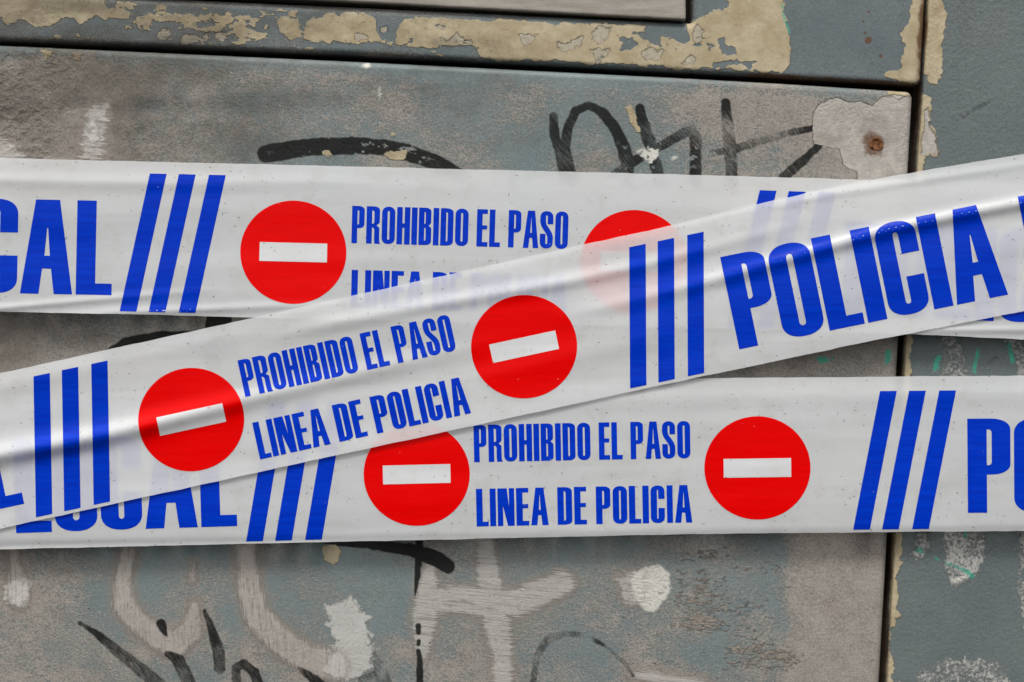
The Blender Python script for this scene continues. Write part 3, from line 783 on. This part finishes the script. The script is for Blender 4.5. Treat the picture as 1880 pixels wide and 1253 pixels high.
def merge_fill(glyphs, cell):
    V, F = [], []
    for lp in glyphs:
        v, f = tri_fill(lp, cell)
        b = sum(len(x) for x in V)
        V.append(v); F += [tuple(i + b for i in t) for t in f]
    return np.concatenate(V), F
PRINT = {}
PRINT['passing'] = merge_fill(line_small(SMALL1, -19.5, 68.5, 10.3, 50, 106.0), 5.0)
PRINT['line'] = merge_fill(line_small(SMALL2, 98.5, 69.0, 11.8, 62, 108.0), 5.0)
PRINT['police'] = merge_fill(line_big('POLICIA', 385.8), 6.5)
PRINT['local'] = merge_fill(line_big('LOCAL', 942.5), 6.5)
circ = [(97.5 * math.cos(2 * math.pi * k / 120), 94.8 * math.sin(2 * math.pi * k / 120)) for k in range(120)]
PRINT['disc'] = tri_fill([circ], 6.0)
PRINT['bar'] = tri_fill([[(-62, -17.3), (62, -17.3), (62, 17.3), (-62, 17.3)]], 6.0)
def stripe(u_bl, u_tl, off):
    return tri_fill([[(u_bl + off, 115.5), (u_bl + off + 30.8, 115.5), (u_tl + off + 30.8, -138.5), (u_tl + off, -138.5)]], 6.0)

# ------------------------------------------------------------------ the tapes' materials
def film_material(name, see, ROT=0.0, base=1.0):
    g = G(name)
    c = g.mix(g.rng(g.noise(220, 40, detail=4), 0.3, 0.7), tuple(base * x for x in (0.785, 0.80, 0.81)), tuple(base * x for x in (0.85, 0.865, 0.875)))
    c = g.mix(g.math('MULTIPLY', g.rng(g.noise(60, detail=5, rough=0.7), 0.50, 0.78), 0.35), c, (0.55, 0.51, 0.45))
    c = g.mix(g.math('MULTIPLY', g.rng(g.noise(150, 70, detail=5, rough=0.65), 0.5, 0.75), 0.22), c, (0.55, 0.52, 0.47))
    # scuffs: short dark nicks in scattered clusters
    nick = None
    for (sx, sz, rot, gate) in ((24, 8.5, 0.5, 46), (28, 9.5, -0.4, 60), (20, 11, 1.1, 75), (16, 13, 0.2, 90)):
        v = g.rng(g.voro(sx, sz, rot).outputs['Distance'], 0.06, 0.15, 1.0, 0.0)
        v = g.math('MULTIPLY', v, g.rng(g.noise(gate, detail=2), 0.46, 0.56))
        v = g.math('MULTIPLY', v, g.rng(g.noise(11, detail=2), 0.42, 0.6))
        nick = v if nick is None else g.math('MAXIMUM', nick, v)
    c = g.mix(g.math('MULTIPLY', nick, 0.72), c, (0.12, 0.105, 0.09))
    bmp = g.bump(g.math('ADD', g.math('ADD', g.noise(300, 34, detail=2, rough=0.5, rot=ROT), g.math('MULTIPLY', g.noise(190, 11, detail=2, rough=0.6, rot=ROT), 0.08)), g.math('MULTIPLY', nick, -0.15)), 0.0007, 0.4)
    b0 = g.bsdf(c, g.rng(g.noise(80, 14), 0.3, 0.7, 0.17, 0.27), 0.6, bmp)
    tl = g.n("ShaderNodeBsdfTranslucent"); g.put(tl.inputs[0], (0.85, 0.84, 0.82))
    m0 = g.n("ShaderNodeMixShader"); m0.inputs[0].default_value = 0.14 if see else 0.0
    g.t.links.new(b0, m0.inputs[1]); g.t.links.new(tl.outputs[0], m0.inputs[2]); b = m0.outputs[0]
    tr = g.n("ShaderNodeBsdfTransparent"); tr.inputs[0].default_value = (1, 1, 1, 1)
    mx = g.n("ShaderNodeMixShader"); mx.inputs[0].default_value = see
    g.t.links.new(b, mx.inputs[1]); g.t.links.new(tr.outputs[0], mx.inputs[2])
    return g.done(mx.outputs[0])
def ink_material(name, c0, c1, spec=0.13):
    g = G(name)
    c = g.mix(g.rng(g.noise(90, 8, detail=4, rough=0.6), 0.3, 0.7), c0, c1)
    wear = g.math('MULTIPLY', g.rng(g.voro(17, 13, 0.4).outputs['Distance'], 0.05, 0.10, 1, 0), g.rng(g.noise(70, detail=2), 0.57, 0.64))
    c = g.mix(g.math('MULTIPLY', wear, 0.28), c, (0.6, 0.6, 0.6))
    return g.done(g.bsdf(c, g.rng(g.noise(80, 14), 0.3, 0.7, 0.18, 0.26), spec))
M_film = film_material("translucent_white_film", 0.25)
M_bar = film_material("white_film_bar", 0.0, base=0.80)
M_blue = ink_material("blue_print", (0.0002, 0.028, 0.45), (0.0004, 0.040, 0.54))
M_red = ink_material("red_print", (0.72, 0.0004, 0.0005), (0.78, 0.0008, 0.0008))

# ------------------------------------------------------------------ the tapes
def crest(pts):
    p = np.array(pts, float)
    return lambda x: (np.interp(x, p[:, 0], p[:, 1]), np.interp(x, p[:, 0], p[:, 2]), np.interp(x, p[:, 0], p[:, 3]))

class Tape:
    def __init__(s, c1, axis, top, bot, stand, folds, seed, noise):
        s.c1, s.axis, s.seed, s.noise = np.array(c1, float), axis, seed, noise
        s.top, s.bot = np.array(top, float), np.array(bot, float)
        s.stand, s.folds = stand, [crest(f) for f in folds]
        # arc length along the axis, u = 0 at the first no-entry disc
        xs = np.arange(-500, 2500, 2.0)
        ys = axis(xs)
        L = np.concatenate([[0], np.cumsum(np.hypot(np.diff(xs), np.diff(ys)))])
        s.xs, s.us = xs, L - np.interp(c1[0], xs, L)
    def frame(s, u):
        x = np.interp(u, s.us, s.xs); y = s.axis(x)
        sl = (s.axis(x + 2) - s.axis(x - 2)) / 4
        n = np.hypot(1, sl)
        return x, y, -sl / n, 1 / n
    def edges(s, u):
        x, y, nx, ny = s.frame(u)
        res = []
        for e_ in (s.top, s.bot):
            v = np.zeros_like(u)
            for _ in range(5): v = (np.interp(x + v * nx, e_[:, 0], e_[:, 1]) - y) / ny
            res.append(v)
        return res
    def px(s, u, v):
        x, y, nx, ny = s.frame(u)
        return x + v * nx, y + v * ny
    def depth(s, u, v, px, py):
        d = s.stand(px, py) + 0 * u
        for f in s.folds:
            yc, A, w = f(px)
            n = (py - yc) / np.where(py > yc, w * 0.75, w * 0.68)
            d = d + A * np.exp(-n * n)
        d = d + s.noise * (fbm(u, v, 520, 80, 2, s.seed) + 0.12 * fbm(u, v, 180, 40, 2, s.seed + 3))
        return d
    def at(s, u, v, lift=0.0):
        px, py = s.px(u, v)
        return world_xyz(px, py, s.depth(u, v, px, py) + lift)
    def build(s, label, umin, umax, items):
        root = bpy.data.objects.new("barrier_tape", None)
        mid = s.at(np.array([(umin + umax) / 2]), np.array([0.0]))[0]
        root.location = mid; root.empty_display_size = 0.05
        link(root); tag(root, label, "police tape", "police tapes stretched across the metal doors")
        nu, nv = int((umax - umin) / 7), 72
        u = np.linspace(umin, umax, nu); vt, vb = s.edges(u)
        tt = np.linspace(0, 1, nv)
        U = np.repeat(u[:, None], nv, 1); V = vt[:, None] + (vb - vt)[:, None] * tt[None]
        jag = 0.5 * fbm(U, V * 0, 30, 30, 3, s.seed + 5)
        V = V + jag * (np.abs(tt[None] - .5) > .49)
        P = s.at(U.ravel(), V.ravel())
        i = np.arange(nu * nv).reshape(nu, nv)
        f = np.stack([i[:-1, :-1], i[:-1, 1:], i[1:, 1:], i[1:, :-1]], -1).reshape(-1, 4)
        mesh_obj("film", P, f, M_film, parent=root)
        for name, (pts, tris), du, mat, label2 in items:
            o = s.print_(name, pts, tris, du, mat, root, 0.35)
            if label2: o['label'] = label2
            if name == 'no_entry_sign':
                pb, tb_ = PRINT['bar']
                b = s.print_('bar', pb, tb_, du, M_bar, None, 0.6)
                b.parent = o; b.location = (0, 0, 0)
                b.data.transform(__import__('mathutils').Matrix.Translation(-Vector(root.location)))
        return root
    def print_(s, name, pts, tris, du, mat, parent, lift):
        P = s.at(pts[:, 0] + du, pts[:, 1], lift)
        # all triangles facing the camera
        f = np.array(tris)
        a_, b_, c_ = P[f[:, 0]], P[f[:, 1]], P[f[:, 2]]
        ny = np.cross(b_ - a_, c_ - a_)[:, 1]
        f[ny > 0] = f[ny > 0][:, ::-1]
        return mesh_obj(name, P, f, mat, parent=parent)

def repeat_items(base, before_stripes, after_stripes, signs, small, big):
    """base = u of the first disc of a repeat; picks what falls on the stretch of tape in view"""
    it = []
    for du in signs: it.append(('no_entry_sign', PRINT['disc'], du, M_red, None))
    for du in small:
        it.append(('lettering', PRINT['passing'], du, M_blue, "blue letters reading PROHIBIDO EL PASO"))
        it.append(('lettering', PRINT['line'], du, M_blue, "blue letters reading LINEA DE POLICIA"))
    for du, k in big:
        it.append(('lettering', PRINT[k], du, M_blue, "large blue letters reading " + {'police': 'POLICIA', 'local': 'LOCAL'}[k]))
    for du in before_stripes:
        for off in (0, 53.2, 108.5): it.append(('stripe', stripe(-316.5, -266.5, off), du, M_blue, None))
    for du in after_stripes:
        for off in (0, 53.2, 108.5): it.append(('stripe', stripe(174.5, 226.5, off), du, M_blue, None))
    return it
C2 = 625.7
PER = 2307.0

# top tape
ax = lambda x: 463.5 + 0.0245 * (x - 538.5) + 5e-6 * (x - 538.5) ** 2
T1 = Tape((538.5, 463.5), ax,
          [(-400, 281), (0, 290.7), (640, 305.7), (1260, 321), (1640, 331.7), (1880, 339), (2300, 352)],
          [(-400, 562), (0, 573), (293, 578.3), (460, 583.4), (1240, 601), (1640, 613.5), (1740, 616.5), (1880, 624), (2300, 642)],
          lambda x, y: 36 + 0.000 * x,
          [[(-300, 322, 1.5, 16), (0, 330, 2.2, 16), (350, 338, 2.0, 18), (600, 335, 0.8, 18), (900, 345, 0, 18)],
           [(-300, 572, 3.5, 9), (0, 566, 3.0, 8), (110, 556, 2.6, 8), (230, 546, 2.0, 9), (420, 530, 0.0, 10)],
           [(0, 592, 0, 10), (200, 574, 2.2, 9), (360, 569, 2.6, 9), (520, 562, 1.5, 10), (800, 560, 0, 10)],
           [(1300, 420, 0, 30), (1600, 400, 2, 30), (2000, 390, 2, 30)],
           [(300, 480, 0, 30), (700, 478, 1.2, 26), (1000, 470, 0, 30)],
           [(1500, 600, 0, 8), (1700, 606, 2, 7), (1900, 606, 2, 7)]], 2, 0.8)
T1.build("level white police tape nearest the top of the picture, running under the slanting tape",
         -830, 1560, repeat_items(0, [0], [C2], [0, C2], [0], [(C2, 'police'), (-PER + C2, 'local')]))
# bottom tape
ax = lambda x: 871.0 - 0.02352 * (x - 765) + 8.09e-6 * (x - 765) ** 2
T3 = Tape((765, 871), ax,
          [(-400, 736), (0, 725), (640, 709), (1280, 694.7), (1880, 690), (2300, 690)],
          [(-400, 1018), (0, 1008.7), (640, 994.7), (1260, 981), (1640, 977), (1880, 975.3), (2300, 974)],
          lambda x, y: 36 + 0.0 * x,
          [[(-300, 960, 0.8, 40), (400, 950, 1.0, 40), (900, 930, 0.8, 40), (1900, 920, 0.8, 40)],
           [(800, 735, 0, 30), (1200, 735, 1.4, 28), (1900, 722, 1.2, 28)],
           [(-300, 1010, -2.5, 12), (700, 993, -2.0, 12), (1900, 976, -2.0, 12)]], 5, 0.7)
T3.build("level white police tape nearest the bottom of the picture, running under the slanting tape",
         -1060, 1340, repeat_items(0, [0], [C2], [0, C2], [0], [(C2, 'police'), (-PER + C2, 'local')]))
# slanting tape, in front of both
def ax(x):
    dx = np.asarray(x, float) - 962
    return 637 - 0.2143 * dx + np.where(dx > 0, 8.2e-6 * dx ** 2, 3.1 * (1 - np.exp(-(dx / 400.0) ** 2)))
T2 = Tape((351, 771), ax,
          [(-400, 769), (0, 685.7), (470, 583), (620, 549.5), (1044, 455.6), (1230, 415), (1410, 371), (1536, 342.5), (1649, 321.5), (1880, 282.5), (2300, 212)],
          [(-400, 1057), (0, 971), (620, 836), (1260, 697.6), (1444, 659.5), (1581, 630), (1880, 571.5), (2300, 490)],
          lambda x, y: 41 + 0.0 * x,
          [[(-300, 897, 12, 26), (0, 835, 12.0, 26), (150, 808, 11.0, 25), (250, 786, 9.5, 25), (450, 735, 6.5, 24), (650, 688, 4.6, 24), (860, 640, 1.4, 26), (1000, 610, 0, 26)],
           [(480, 625, 0, 18), (620, 592, 3.2, 20), (830, 553, 4.6, 18), (1030, 520, 4.6, 18), (1200, 483, 3.2, 17), (1400, 430, 1.0, 16), (1500, 400, 0, 16)],
           [(1000, 590, 0, 18), (1150, 555, 2.4, 20), (1310, 514, 5.0, 19), (1480, 466, 6.4, 18), (1620, 425, 6.6, 17), (1760, 395, 6.4, 16), (1880, 372, 6.6, 16), (2200, 310, 5.0, 12)],
           [(1350, 395, 0, 10), (1500, 362, 1.2, 10), (1700, 330, 1.6, 10), (1900, 300, 1.0, 10)],
           [(-300, 760, 1.5, 26), (0, 712, 1.5, 26), (300, 645, 1.2, 26), (520, 600, 0, 20)],
           [(560, 760, 0, 30), (900, 690, 1.2, 30), (1100, 640, 1.4, 30), (1300, 590, 0, 30)]], 9, 1.0)
T2.build("slanting white police tape crossing over the two level tapes, rising to the right",
         -640, 1900, repeat_items(0, [0], [C2], [0, C2], [0], [(C2, 'police'), (C2, 'local'), (-PER + C2, 'local')]))
